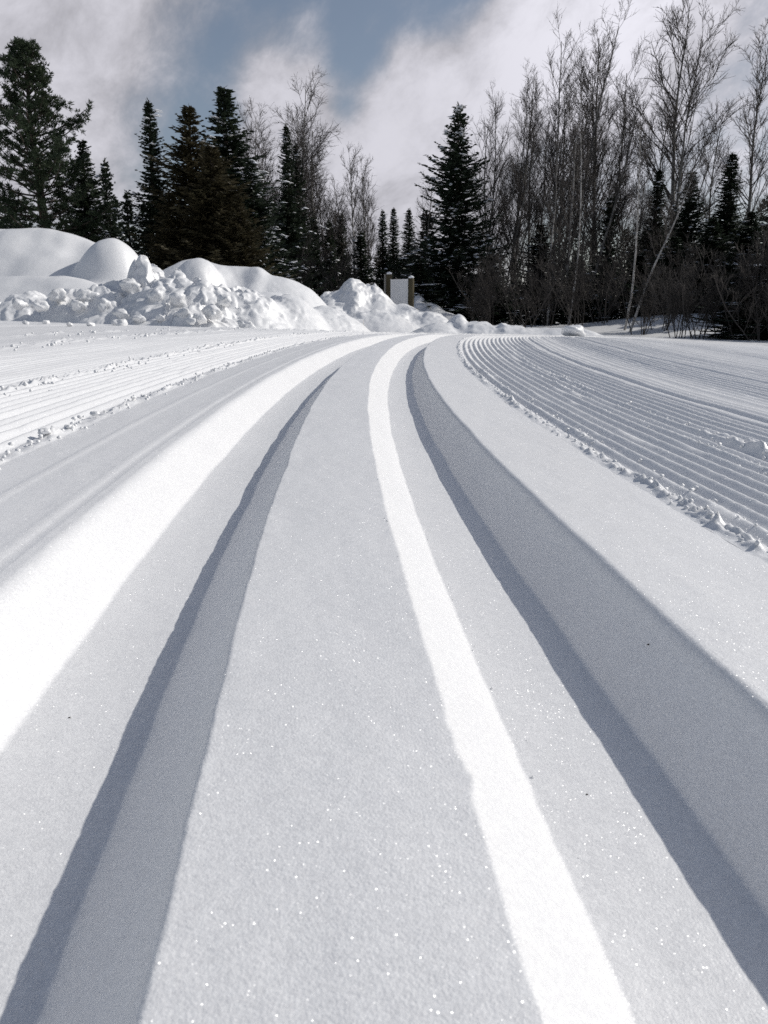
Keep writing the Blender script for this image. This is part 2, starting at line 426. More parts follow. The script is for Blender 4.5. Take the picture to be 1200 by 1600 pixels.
# groomed corduroy to the left
def left_h(S, Q):
    q = -Q
    fade = 1 - .75 * sstep(1.0, 1.5, q)
    stripes = np.clip(.75 + .9 * pn(q * 5 + 7.2, 0 * q, 231), .35, 1.0)
    band = np.where(q < .62, 1.0, stripes * fade)
    z = -.0053 - .003 * sstep(.352, .375, q) + cord(S, Q, -.3850, .0275, .0108, 210) * sstep(.37, .392, q) * band + (1 - band) * .003
    b1, _ = berm(S, Q, -.366, .011, .0095, 220, 65)
    b2, _ = berm(S, Q, -.635 - .02 * np.sin(S * .9), .026, .0115, 224, 45)
    b3, _ = berm(S, Q, -1.36 - .05 * np.sin(S * .8), .05, .016, 227, 24)
    b4, _ = berm(S, Q, -1.85 - .06 * np.sin(S * .6), .08, .022, 229, 16)
    z = z + b1 * sstep(.350, .356, q) + b2 + b3 * .9 + b4 * .8
    z = z + .004 * fbm(S * 2, q * 3, 3, 245) * sstep(.4, .8, q) + .012 * fbm(S * .9, q * 1.2, 3, 249) * sstep(1.2, 2.0, q)
    return z - .06 * sstep(-QL - .12, -QL, q)
strip('groomed_corduroy', near_rows(.70, .0035, .0048, .04), -np.concatenate([[.3495], np.arange(.352, .80, .0024)])[::-1], left_h)
strip('groomed_corduroy', near_rows(1.6, .006, .007, .06), -np.concatenate([np.arange(.7978, 1.55, .0042), np.arange(1.55, -QL + .01, .011)])[::-1], left_h)

# ------------------------------------------------------------------ loose snow
def ico(sub=1):
    import bmesh
    bm = bmesh.new(); bmesh.ops.create_icosphere(bm, subdivisions=sub, radius=1.0)
    v = np.array([p.co[:] for p in bm.verts]); f = np.array([[q.index for q in t.verts] for t in bm.faces]); bm.free()
    return v, f
ICO1, ICO2, ICO3 = ico(1), ico(2), ico(3)
def crumbs(name, spec):
    V = []; Fc = []; n0 = 0
    v0, f0 = ICO1
    for q0, w, s0, s1, n, r0, hf, sgn in spec:
        for _ in range(n):
            s = s0 + (s1 - s0) * RNG.random() ** 1.6; q = q0 + RNG.normal() * w
            x, y = lane(np.array([s]), np.array([q]))
            z = G(x, y) + hf(np.array([[s]]), np.array([[q]]))[0]
            r = r0 * RNG.uniform(.45, 1.3)
            v = v0 * (1 + RNG.uniform(-.3, .35, (len(v0), 1))) * r * RNG.uniform(.7, 1.2, 3)
            V.append(v + np.array([x[0], y[0], z[0] + r * .35])); Fc.append(f0 + n0); n0 += len(v0)
    me = mesh_np(name, np.concatenate(V), np.concatenate(Fc), M_SNOW)
    obj(name, me, kind='stuff', label='loose crumbs of snow strewn along the edges of the groomed corduroy', cat='snow crumbs')
crumbs('snow_crumbs', [
    (.337, .006, .45, 3.5, 170, .0021, right_h, 1), (.0975, .002, .25, 1.6, 16, .0006, track_height, 1), (.053, .002, .5, 1.6, 14, .0006, track_height, 1), (.26, .03, .4, 2.0, 8, .0006, track_height, 1), (.368, .007, .5, 2.5, 60, .0024, right_h, 1), (.548, .012, .8, 3.0, 100, .0026, right_h, 1),
    (.50, .01, .8, 2.0, 50, .002, right_h, 1), (-.366, .010, .7, 4.5, 230, .0032, left_h, 1), (-.635, .022, 1.2, 5.0, 200, .0038, left_h, 1),
    (-1.36, .06, 2.4, 6.5, 90, .007, left_h, 1), (-1.85, .10, 3.0, 7.5, 60, .008, left_h, 1)])

# specks of bark and needles on the snow
def speck(label, s, q, r, hf):
    x, y = lane(np.array([s]), np.array([q])); z = G(x, y) + hf(np.array([[s]]), np.array([[q]]))[0]
    v0, f0 = ICO1
    v = v0 * RNG.uniform(.6, 1.3, (len(v0), 1)) * r * np.array([1.2, .7, .5])
    o = obj('bark_speck', mesh_np('bark_speck', v, f0, M_SPECK), label=label, cat='litter', group='specks of litter on the track')
    o.location = (x[0], y[0], z[0] + r * .3)
speck('tiny dark speck on the floor of the left ski groove', .365, -.128, .0007, track_height)
speck('tiny dark speck on the floor of the right ski groove', .290, .118, .0007, track_height)
speck('dark crumb stuck on the shaded wall of the right groove', .385, .184, .0010, track_height)

# ------------------------------------------------------------------ snow banks
def at(u, v, Y):
    d = pix_dir(u, v); t = Y / d.y
    return np.array([d.x * t, Y, CAM_H + d.z * t])
def worley(x, y, seed):
    """distance to the nearest cell centre, to the next one, and a random value per cell"""
    ix = np.floor(x).astype(np.int64); iy = np.floor(y).astype(np.int64)
    f1 = np.full(x.shape, 9.0); f2 = np.full(x.shape, 9.0); val = np.zeros(x.shape); sx = np.zeros(x.shape); sy = np.zeros(x.shape)
    for dx in (-1, 0, 1):
        for dy in (-1, 0, 1):
            h = _hash(ix + dx, iy + dy, seed); px = ix + dx + (h & 1023) / 1024; py = iy + dy + ((h >> 10) & 1023) / 1024
            d = np.hypot(x - px, y - py); cv = ((h >> 20) & 1023) / 1024
            near = d < f1
            f2 = np.where(near, f1, np.minimum(f2, d)); val = np.where(near, cv, val)
            sx = np.where(near, x - px, sx); sy = np.where(near, y - py, sy); f1 = np.where(near, d, f1)
    return f1, f2, val, sx, sy
def blocks(x, y, seed):
    """tilted, broken blocks: each cell a slab at its own height and slope"""
    f1, f2, val, sx, sy = worley(x, y, seed)
    ang = val * 40.0
    return (val - .35) * .8 + (np.cos(ang) * sx + np.sin(ang) * sy) * .75 - .35 * (1 - sstep(.0, .22, f2 - f1))
def bank_height(X, Y, bumps, rough, seed, k=.12, low=-.40):
    H = np.full(X.shape, low); W = np.zeros(X.shape)
    for (u, v, Yc, wl, wr, df, db, p, rg) in bumps:
        c = at(u, v, Yc); top = c[2] - float(G(c[0], c[1]))
        wx = np.where(X < c[0], wl, wr) / F * Yc
        wy = np.where(Y < Yc, df, db)
        a_ = abs(p); e = (np.abs((X - c[0]) / wx) ** a_ + np.abs((Y - Yc) / wy) ** a_) ** (1 / a_)
        h = (top - low) * (1 - sstep(.0, 1.75, e)) + low if p > 0 else low + (top - low) * np.clip(1 - e * e, 0, 1) ** .55
        W = np.maximum(W, rg * (1 - sstep(.5, 1.7, e)))
        H = smax(H, h, k)
    return H, W
def snow_bank(name, bumps, x0, x1, y0, y1, nx, ny, seed, label, lump=.0, lscale=2.2, k=.10, soft=2, cat='snow bank', mat=None, crest=None, dents=()):
    xs = np.linspace(x0, x1, nx); ys = np.linspace(y0, y1, ny)
    X, Y = np.meshgrid(xs, ys, indexing='ij')
    H, W = bank_height(X, Y, bumps, 0, seed, k)
    for poly, Yr, df, db in crest or ():      # a crest line with a long front slope and a back slope
        tops = np.array([at(u, v, Yr) for u, v in poly])
        xx = np.linspace(tops[0, 0], tops[-1, 0], 200); zz = np.interp(xx, tops[:, 0], tops[:, 2])
        for _ in range(10): zz[1:-1] = (zz[:-2] + 2 * zz[1:-1] + zz[2:]) / 4
        yr = Yr + .35 * pn(X * .5, 0 * X, seed + 5)
        top = np.interp(X, xx, zz) - G(X, yr)
        e = np.where(Y < yr, (yr - Y) / df, (Y - yr) / db)
        H = smax(H, -.40 + (top + .40) * (1 - sstep(.0, 1.0, e)), k)
    for u, v, Yc, wx_, wy_, dep in dents:
        c = at(u, v, Yc); H = H - dep * np.exp(-((X - c[0]) / wx_) ** 2 - ((Y - c[1]) / wy_) ** 2)
    wx = X + .12 * W * fbm(X * 2.5, Y * 2.5, 4, seed + 50); wy = Y + .12 * W * fbm(X * 2.5, Y * 2.5, 4, seed + 60)
    n = .62 * blocks(wx * lscale, wy * lscale, seed) + .36 * blocks(wx * lscale * 2.2 + 3, wy * lscale * 2.2, seed + 9) + .16 * blocks(wx * lscale * 5 + 7, wy * lscale * 5, seed + 12)
    n = n + 1.15 * fbm(wx * lscale * .7, wy * lscale * .7, 4, seed + 20, .55)
    rel = sstep(-.10, .15, H)
    n = n * np.clip(.55 + 1.5 * pn(X * .95 + 4, Y * 1.2, seed + 90), .12, 1.5) + .55 * np.maximum(blocks(wx * lscale * .55 + 11, wy * lscale * .55, seed + 95) - .1, 0) * np.clip(.3 + 2 * pn(X * .7, Y * .7 + 3, seed + 97), 0, 1)
    Z = G(X, Y) + H + lump * W * n * rel + .028 * W * fbm(X * 9, Y * 9, 3, seed + 31) * rel + .065 * fbm(X * .9, Y * .9, 3, seed + 30) * rel + .016 * fbm(X * 2.5 + Y, Y * 1.6 - X * .5, 4, seed + 33) * rel
    for _ in range(soft):
        Zp = np.pad(Z, 1, mode='edge'); Z = (4 * Z + Zp[:-2, 1:-1] + Zp[2:, 1:-1] + Zp[1:-1, :-2] + Zp[1:-1, 2:]) / 8
    PX = X + .45 * lump * W * fbm(X * lscale * 2, Y * lscale * 2 + 9, 3, seed + 70); PY = Y + .45 * lump * W * fbm(X * lscale * 2 + 5, Y * lscale * 2, 3, seed + 75)
    me = mesh_np(name, np.stack([PX, PY, Z], -1).reshape(-1, 3), grid_faces(nx, ny), mat or M_SNOWFAR)
    return obj(name, me, label=label, cat=cat)
# bumps: (u, v of the top, distance, half widths left/right in px, depth front/back in m, exponent, roughness)
snow_bank('snow_drift', [(172, 371, 15.2, 74, 70, 1.0, 1.2, -2.2, 0), (90, 432, 13.8, 400, 170, 1.5, 1.6, 2.6, .1)],
    -13, -3.0, 11.0, 22.4, 300, 260, 300, 'large smooth wind-blown snow drift with a rounded dome at far left', k=.30, cat='snow drift', soft=8,
    crest=[([(-420, 372), (-150, 354), (0, 360), (60, 358), (110, 363), (140, 374), (180, 390), (215, 408), (240, 424), (270, 450), (330, 500)], 16.6, 4.4, 3.2)],
    dents=[(75, 378, 15.6, .35, .5, .10), (118, 380, 15.7, .25, .4, .12)])
B_BUMPS = [(-70, 452, 12.3, 120, 110, .9, 1.1, 2.2, .6), (40, 458, 12.2, 90, 90, .75, 1.0, 2.2, .7), (120, 452, 12.2, 90, 80, .8, 1.0, 2.2, .7), (180, 438, 12.2, 70, 70, 1.0, 1.1, 2.2, .9),
    (224, 410, 12.4, 36, 60, 1.0, 1.0, 2.0, .9), (262, 432, 12.1, 80, 80, 1.2, 1.1, 2.2, 1), (315, 440, 12.0, 80, 80, 1.2, 1.1, 2.3, 1), (375, 446, 12.4, 80, 90, 1.2, 1.2, 2.2, .45),
    (300, 476, 11.3, 70, 60, .6, .7, 2.4, 1.0), (450, 462, 13.2, 80, 70, 1.2, 1.2, 2.2, .2), (505, 476, 13.8, 70, 80, 1.1, 1.0, 2, .2)]
snow_bank('plowed_snow_ridge', B_BUMPS, -8.6, -.2, 10.0, 15.2, 460, 260, 330, 'long lumpy ridge of plowed snow blocks in front of the smooth drifts', lump=.17, lscale=3.1, k=.12, soft=2, cat='snow ridge')
snow_bank('snow_mound', [(308, 402, 14.7, 66, 62, .9, 1.0, -2.0, 0), (420, 456, 13.9, 120, 90, 1.1, 1.2, 2.4, .3), (280, 440, 13.9, 80, 80, 1.1, 1.2, 2.4, .2)],
    -5.8, -.4, 11.8, 19.4, 300, 220, 360, 'pair of rounded snow mounds with a shaded hollow between them', lump=.10, lscale=2.4, k=.10, soft=3, cat='snow mound',
    crest=[([(200, 500), (235, 440), (258, 424), (285, 410), (312, 406), (345, 412), (375, 411), (398, 413), (408, 416), (424, 431), (450, 435), (468, 440), (485, 450), (500, 466), (530, 500)], 15.5, 2.6, 1.8)],
    dents=[(374, 424, 15.0, .30, .55, .20)])
snow_bank('snow_heap', [
    (553, 433, 19.8, 44, 52, 1.7, 1.4, 1.9, .75), (520, 454, 19.6, 46, 60, 1.7, 1.4, 2.2, .7), (590, 455, 19.8, 60, 50, 1.8, 1.4, 2.2, .2), (630, 473, 19.6, 60, 50, 1.8, 1.4, 2.2, .2), (672, 488, 19.2, 56, 50, 1.8, 1.6, 2.2, .35),
    (500, 480, 18.6, 60, 80, 1.4, 1.4, 2.2, .35), (590, 488, 18.0, 100, 90, 1.4, 1.6, 2.2, .3)],
    -4.0, 3.2, 15, 23.4, 300, 230, 390, 'pointed heap of plowed snow left of the trail board', lump=.18, lscale=2.8, k=.14, soft=2, cat='snow heap')
snow_bank('snow_heap', [(648, 455, 27.4, 20, 36, 1.8, 2.0, 2.0, 0), (672, 474, 26.8, 44, 40, 2.0, 1.8, 2.2, .2), (692, 488, 26.0, 50, 60, 2.2, 2.0, 2.2, .2)],
    -1.2, 5.2, 22.5, 32, 140, 120, 410, 'smooth sloping snow heap just behind the right post of the board', lump=.08, lscale=1.6, k=.14, cat='snow heap')
snow_bank('snow_hump', [(716, 489, 16.6, 30, 26, 1.2, 1.2, 1.9, .9), (745, 502, 16.2, 50, 56, 1.2, 1.2, 2.1, .8), (690, 506, 16.0, 70, 46, 1.2, 1.2, 2.1, .5), (800, 508, 16.0, 90, 90, 1.2, 1.2, 2.2, .5), (880, 512, 15.8, 100, 100, 1.2, 1.2, 2.2, .5)],
    -.4, 6.8, 13.6, 19.4, 300, 150, 430, 'low broken snow hump at the bend below the big spruce', lump=.13, lscale=2.4, k=.08, cat='snow hump')

def chunk(label, u, v, Y, r, group, name='snow_chunk', squash=.8, z=None):
    v0, f0 = ICO3
    seed = int(RNG.integers(0, 900))
    n = fbm(v0[:, 0] * 1.3 + v0[:, 2] * .7 + seed, v0[:, 1] * 1.3 - v0[:, 2] * .9, 3, seed)
    n2 = fbm(v0[:, 0] * 3.1 + seed, v0[:, 1] * 3.1 + v0[:, 2] * 2.7, 2, seed + 3)
    cut = np.full(len(v0), 1.25)
    for _ in range(9):
        pl = RNG.normal(size=3); pl /= np.linalg.norm(pl); dd = RNG.uniform(.62, 1.0)
        cut = np.minimum(cut, np.where(v0 @ pl > .05, dd / np.maximum(v0 @ pl, .05), 9))
    vv = v0 * (cut + .30 * n + .30 * n2)[:, None] * r * np.array([RNG.uniform(.85, 1.25), RNG.uniform(.8, 1.2), squash * RNG.uniform(.85, 1.1)])
    p = at(u, v, Y)
    o = obj(name, mesh_np(name, vv, f0, M_SNOWFAR), label=label, cat='snow clod', group=group)
    zz = float(G(p[0], p[1])) + r * .45 if z is None else z
    o.location = (p[0], p[1], zz); o.rotation_euler[2] = RNG.uniform(0, 6.28)
    return o
def on_bank(u, v, Y, r, label, group):
    p = at(u, v, Y); chunk(label, u, v, Y, r, group, z=p[2])
G1 = 'blocks in the plowed ridge'
for (u, v, Y, px) in [(250, 498, 10.9, 10), (285, 490, 10.9, 15), (312, 497, 10.7, 13), (334, 489, 10.9, 17), (298, 503, 10.5, 9), (215, 498, 10.9, 10), (192, 492, 11.1, 12),
                      (165, 478, 11.5, 14), (120, 476, 11.4, 12), (60, 478, 11.3, 13), (30, 475, 11.3, 12), (135, 463, 11.7, 16), (90, 462, 11.7, 15), (240, 462, 11.3, 13), (278, 468, 11.2, 14), (352, 470, 11.3, 12),
                      (222, 425, 12.2, 9), (205, 445, 11.8, 16)]:
    on_bank(u, v, Y, .8 * px / F * Y, 'rough snow block tumbled at the front of the plowed ridge', G1)
G2 = 'clods on the flat snow'
for lab, u, v, Y, r in [('leftmost small snow clod lying on the flat before the ridge', 40, 511, 7.2, .030), ('small snow clod on the flat, second from the left edge', 72, 510, 7.4, .036),
                        ('small snow clod on the flat, third from the left edge', 110, 516, 6.4, .028), ('small snow clod on the flat, fourth from the left edge', 143, 515, 6.6, .026),
                        ('larger snow clod on the flat below the plowed ridge peak', 186, 511, 7.4, .060), ('snow clod on the flat right of the ridge blocks', 385, 503, 10.4, .10),
                        ('snow clod lying on the slope below the pointed heap', 570, 494, 17.4, .14), ('small clod on the far edge of the right corduroy', 896, 522, 10.5, .13)]:
    chunk(lab, u, v, Y, r, G2, 'snow_clod', .7)
for lab, s, q, r in [('icy snow clod at the inner edge of the left corduroy', 1.02, -.372, .0075), ('smaller snow clod behind the icy one by the left corduroy', 1.2, -.368, .0055)]:
    x, y = lane(np.array([s]), np.array([q])); o = chunk(lab, 600, 700, 1.0, r, G2, 'snow_clod', .6); o.location = (x[0], y[0], float(G(x[0], y[0])) + r * .3)

# ------------------------------------------------------------------ conifers
def quads_from(P, D, Lh, Wd, Rl):
    """elongated leaf-like diamonds: base P, direction D, length, width, roll vector"""
    side = np.cross(D, Rl); side /= np.linalg.norm(side, axis=1, keepdims=True) + 1e-9
    a = P; b = P + D * (Lh * .45)[:, None] + side * Wd[:, None]; c = P + D * Lh[:, None]; d = P + D * (Lh * .45)[:, None] - side * Wd[:, None]
    V = np.stack([a, b, c, d], 1).reshape(-1, 3)
    Fc = np.arange(len(P) * 4).reshape(-1, 4)
    return V, Fc
def tube(pts, rad, n=6):
    pts = np.asarray(pts, float); rad = np.asarray(rad, float)
    k = len(pts); T = np.gradient(pts, axis=0); T /= np.linalg.norm(T, axis=1, keepdims=True) + 1e-9
    ref = np.where(np.abs(T[:, 2:3]) > .9, np.array([[1.0, 0, 0]]), np.array([[0, 0, 1.0]]))
    U = np.cross(T, ref); U /= np.linalg.norm(U, axis=1, keepdims=True) + 1e-9; W = np.cross(T, U)
    a = np.arange(n) * 2 * math.pi / n
    V = pts[:, None, :] + rad[:, None, None] * (np.cos(a)[None, :, None] * U[:, None, :] + np.sin(a)[None, :, None] * W[:, None, :])
    Fc = []
    for i in range(k - 1):
        for j in range(n): Fc.append((i * n + j, i * n + (j + 1) % n, (i + 1) * n + (j + 1) % n, (i + 1) * n + j))
    return V.reshape(-1, 3), np.array(Fc)
def unit(v): return v / (np.linalg.norm(v, axis=-1, keepdims=True) + 1e-9)

def conifer_meshes(tag, H, R, seed, mat, low=.03, power=.85, whorl=.16, nb=7, droop=-.25, up=.55, twig=.20, tw=.021, dens=.06, ragged=.25, snow=0.0, snow_low=.0, gap=.0):
    r = np.random.default_rng(seed)
    P = []; D = []; Ln = []; Wd = []; BS = []; BW = []
    SP = []; SD = []; SL = []; SW = []
    z = H * low; zs = []
    while z < H * .985: zs.append(z); z += whorl * (1.15 - .45 * z / H)
    for z in zs:
        t = z / H; lr = R * (1 - t) ** power * (1 + .22 * math.sin(z * 2.1 + seed)) + .05
        lr *= r.uniform(1 - ragged * .6, 1 + ragged * .35)
        n = max(3, int(nb * (.55 + .45 * (1 - t)) + r.uniform(-.5, .9)))
        ph = r.uniform(0, 6.28)
        for i in range(n):
            if r.random() < gap: continue
            az = ph + i * 6.283 / n + r.normal() * .22
            L = lr * r.uniform(1 - ragged, 1 + ragged * .4)
            el = droop * (1 - t) + up * t + r.normal() * .10
            m = max(4, int(L / dens))
            f = (np.arange(m) + r.random(m)) / m
            out = np.array([math.cos(az), math.sin(az), 0.0])
            sag = -.28 * L * (1 - t) * f * (1 - f) * 1.6 + .16 * L * f ** 3
            B = np.array([0, 0, z + r.normal() * .03]) + out * (f * L * math.cos(el))[:, None] + np.array([0, 0, 1.0]) * (f * L * math.sin(el) + sag)[:, None]
            lat = np.array([-math.sin(az), math.cos(az), 0.0])
            for sgn in (-1, 1, 0):
                ang = r.uniform(.45, 1.15, m) * sgn
                d = out * np.cos(ang)[:, None] + lat * np.sin(ang)[:, None] + np.array([0, 0, 1.0]) * (r.normal(0, .28, m) + (.25 if sgn == 0 else -.05) + el * .6)[:, None]
                P.append(B); D.append(unit(d)); tl = twig * r.uniform(.55, 1.25, m) * np.clip(.35 + 1.1 * (1 - f), .45, 1.2) * min(1, .35 + L / R)
                Ln.append(tl); Wd.append(tw * r.uniform(.6, 1.3, m))
            BS.append((B[0] * 0 + np.array([0, 0, z]), unit(B[m // 2] - np.array([0, 0, z]) + 1e-6), L * .85, .012 + .010 * L))
            if snow and r.random() < snow * (1.0 if t < .55 else .35) + snow_low * (t < .4):
                k = r.integers(2, 5); ff = r.uniform(.35, 1.0, k)
                for q in ff:
                    j = min(m - 1, int(q * m))
                    SP.append(B[j] + np.array([0, 0, .035]) + r.normal(0, .03, 3)); SD.append(unit(out + r.normal(0, .35, 3) * np.array([1, 1, .5]))); SL.append(r.uniform(.12, .32)); SW.append(r.uniform(.035, .075))
    # leader
    for k in range(14):
        zz = H * (.95 + .05 * k / 14); a = r.uniform(0, 6.28)
        P.append(np.array([[0, 0, zz]])); D.append(unit(np.array([[math.cos(a), math.sin(a), 1.6]]))); Ln.append(np.array([.13])); Wd.append(np.array([.015]))
    P = np.concatenate(P); D = np.concatenate(D); Ln = np.concatenate(Ln); Wd = np.concatenate(Wd)
    Rl = unit(r.normal(size=P.shape) + np.array([0, 0, .8]))
    V, Fc = quads_from(P, D, Ln, Wd, Rl)
    # woody branches
    bp = np.array([b[0] for b in BS]); bd = np.array([b[1] for b in BS]); bl = np.array([b[2] for b in BS]); bw = np.array([b[3] for b in BS])
    V2, F2 = quads_from(bp, bd, bl, bw, unit(r.normal(size=bp.shape)))
    crown = mesh_np(tag + '_crown', np.concatenate([V, V2]), np.concatenate([Fc, F2 + len(V)]), mat, smooth=False)
    k = 14; zz = np.linspace(-.3, H, k); tr = .011 * H * (1 - np.clip(zz, 0, H) / H) ** .9 + .012
    tv, tf = tube(np.stack([.02 * np.sin(zz * 1.3 + seed), .02 * np.cos(zz * 1.7), zz], 1), tr, 8)
    trunk = [mesh_np(tag + '_trunk', tv, tf, M_BARK)]
    sn = None
    if SP:
        SP = np.array(SP); SD = np.array(SD); SL = np.array(SL); SW = np.array(SW)
        side = unit(np.cross(SD, np.array([[0, 0, 1.0]])))
        upv = np.cross(side, SD)
        c = SP; sl = SL[:, None]; sw = SW[:, None]
        pts = [c - SD * sl * .5, c + side * sw - SD * sl * .05, c + SD * sl * .5, c - side * sw + SD * sl * .05, c + upv * sw * .8, c - upv * sw * .35]
        SV = np.stack(pts, 1).reshape(-1, 3); n = len(SP)
        tri = np.array([[0, 1, 4], [1, 2, 4], [2, 3, 4], [3, 0, 4], [1, 0, 5], [2, 1, 5], [3, 2, 5], [0, 3, 5]])
        SF = (np.arange(n)[:, None, None] * 6 + tri[None]).reshape(-1, 3)
        sn = mesh_np(tag + '_snow', SV, SF, M_BOUGH)
    return dict(H=H, R=R, trunk=trunk, crown=crown, snow=sn)

def pine_meshes(tag, H, R, seed, mat):
    r = np.random.default_rng(seed)
    P = []; D = []; Ln = []; Wd = []; TV = []; TF = []; off = 0
    z = H * .12
    while z < H * .99:
        t = z / H
        prof = np.interp(t, [.1, .3, .5, .7, .82, .92, 1.0], [.85, 1.0, .98, .72, .46, .30, .06]) * R
        n = r.integers(4, 7) if t < .8 else 5
        ph = r.uniform(0, 6.28)
        for i in range(n):
            az = ph + i * 6.283 / n + r.normal() * .3
            L = prof * r.uniform(.40, 1.22); el = .12 + .75 * t ** 1.5 + r.normal() * .1
            out = np.array([math.cos(az), math.sin(az), 0])
            lat = np.array([-math.sin(az), math.cos(az), 0])
            f = np.linspace(0, 1, 6)
            B = np.array([0, 0, z]) + out * (f * L * math.cos(el))[:, None] + np.array([0, 0, 1.0]) * (f * L * math.sin(el) - .10 * L * np.sin(f * 3.14) * (1 - t) + .14 * L * f ** 2.5)[:, None]
            v, fc = tube(B, np.linspace(.018 + .008 * L, .008, 6), 4); TV.append(v); TF.append(fc + off); off += len(v)
            # side shoots ending in upturned tufts of long needles
            ns = max(4, int(L * 13))
            for _ in range(ns):
                q = r.uniform(.22, 1.0) ** .8; b = np.array([np.interp(q, f, B[:, c]) for c in range(3)])
                ln = r.uniform(.05, .42) * (1.15 - .5 * q) * (.6 + .4 * min(1, L))
                sd = r.choice([-1, 1])
                tip = b + (lat * sd * r.uniform(.2, 1.0) + out * r.uniform(.3, .9)) * ln + np.array([0, 0, r.uniform(-.02, .22) * (.5 + ln)])
                nn = 26
                dd = unit(r.normal(size=(nn, 3)) * np.array([1, 1, .8]) + unit(tip - b + 1e-6) * .9 + np.array([0, 0, .5]))
                P.append(np.repeat(tip[None], nn, 0) + r.normal(0, .025, (nn, 3))); D.append(dd); Ln.append(r.uniform(.08, .16, nn)); Wd.append(r.uniform(.009, .017, nn))
        z += .25 * (1.1 - .5 * t)
    P = np.concatenate(P); D = np.concatenate(D); Ln = np.concatenate(Ln); Wd = np.concatenate(Wd)
    V, Fc = quads_from(P, D, Ln, Wd, unit(r.normal(size=P.shape)))
    crown = mesh_np(tag + '_crown', V, Fc, mat, smooth=False)
    zz = np.linspace(-.3, H * .97, 16); tr = .019 * H * (1 - np.clip(zz, 0, H) / H) ** .8 + .015
    tv, tf = tube(np.stack([.05 * np.sin(zz * .7), .04 * np.cos(zz), zz], 1), tr, 9)
    trunk = [mesh_np(tag + '_trunk', tv, tf, M_BARK)]
    limbs = mesh_np(tag + '_limbs', np.concatenate(TV), np.concatenate(TF), M_BARK)
    return dict(H=H, R=R, trunk=trunk, crown=crown, snow=None, limbs=limbs)

def place_tree(kind, md, u, v, Y, label, cat='tree', group=None, wpx=None, rot=0.0, dz=0.0):
    """top of the tree at (u, v) when seen from the photo's viewpoint, standing Y metres ahead"""
    top = at(u, v, Y); g = float(G(top[0], Y)) + dz
    hs = (top[2] - g) / md['H']
    ws = hs if wpx is None else 1.30 * (wpx / F * Y / 2) / md['R']
    e = empty(kind, (top[0], Y, g), label=label, cat=cat, group=group)
    e.rotation_euler[2] = rot; e.scale = (ws, ws, hs)
    for t_ in md['trunk']: obj('trunk', t_, parent=e)
    c = obj('crown', md['crown'], parent=e)
    if md.get('snow'): obj('snow', md['snow'], parent=c, kind='stuff')
    if md.get('limbs'): obj('limbs', md['limbs'], parent=e, kind='stuff')
    return e

pine = pine_meshes('white_pine', 8.6, 2.0, 5, M_PINE)
big = conifer_meshes('big_spruce', 8.6, 1.6, 21, M_SPRUCE, power=.72, whorl=.14, nb=9, twig=.25, tw=.032, dens=.05, ragged=.48, snow=.38, snow_low=.45, droop=-.18)
spire = conifer_meshes('spire', 8.0, .8, 31, M_SPRUCE, power=.8, whorl=.10, nb=9, twig=.17, tw=.026, dens=.045, ragged=.30, snow=.08, droop=-.35, up=.5)
mid1 = conifer_meshes('mid_spruce', 7.5, 1.25, 41, M_SPRUCE, power=.75, whorl=.125, nb=9, twig=.22, tw=.030, dens=.052, ragged=.45, snow=.10, snow_low=.12)
mid2 = conifer_meshes('airy_spruce', 7.5, 1.3, 47, M_OLIVE, power=.72, whorl=.135, nb=9, twig=.25, tw=.028, dens=.052, ragged=.50, up=.75, droop=-.05)
mid3 = conifer_meshes('dusted_spruce', 7.5, 1.45, 53, M_SPRUCE, power=.72, whorl=.135, nb=9, twig=.24, tw=.030, dens=.052, ragged=.42, snow=.55, snow_low=.4, droop=-.28)
small1 = conifer_meshes('small_spruce', 4.5, .75, 61, M_SPRUCE, power=.85, whorl=.11, nb=9, twig=.18, tw=.030, dens=.05, ragged=.40, snow=.10)
small2 = conifer_meshes('small_fir', 4.5, .65, 67, M_SPRUCE, power=.8, whorl=.11, nb=9, twig=.18, tw=.030, dens=.05, ragged=.45, snow=.18)
GC = 'conifers around the trail'
place_tree('white_pine', pine, 38, 74, 25, 'tall tufted white pine at the far left edge', 'pine tree', GC, 150, 1.9)
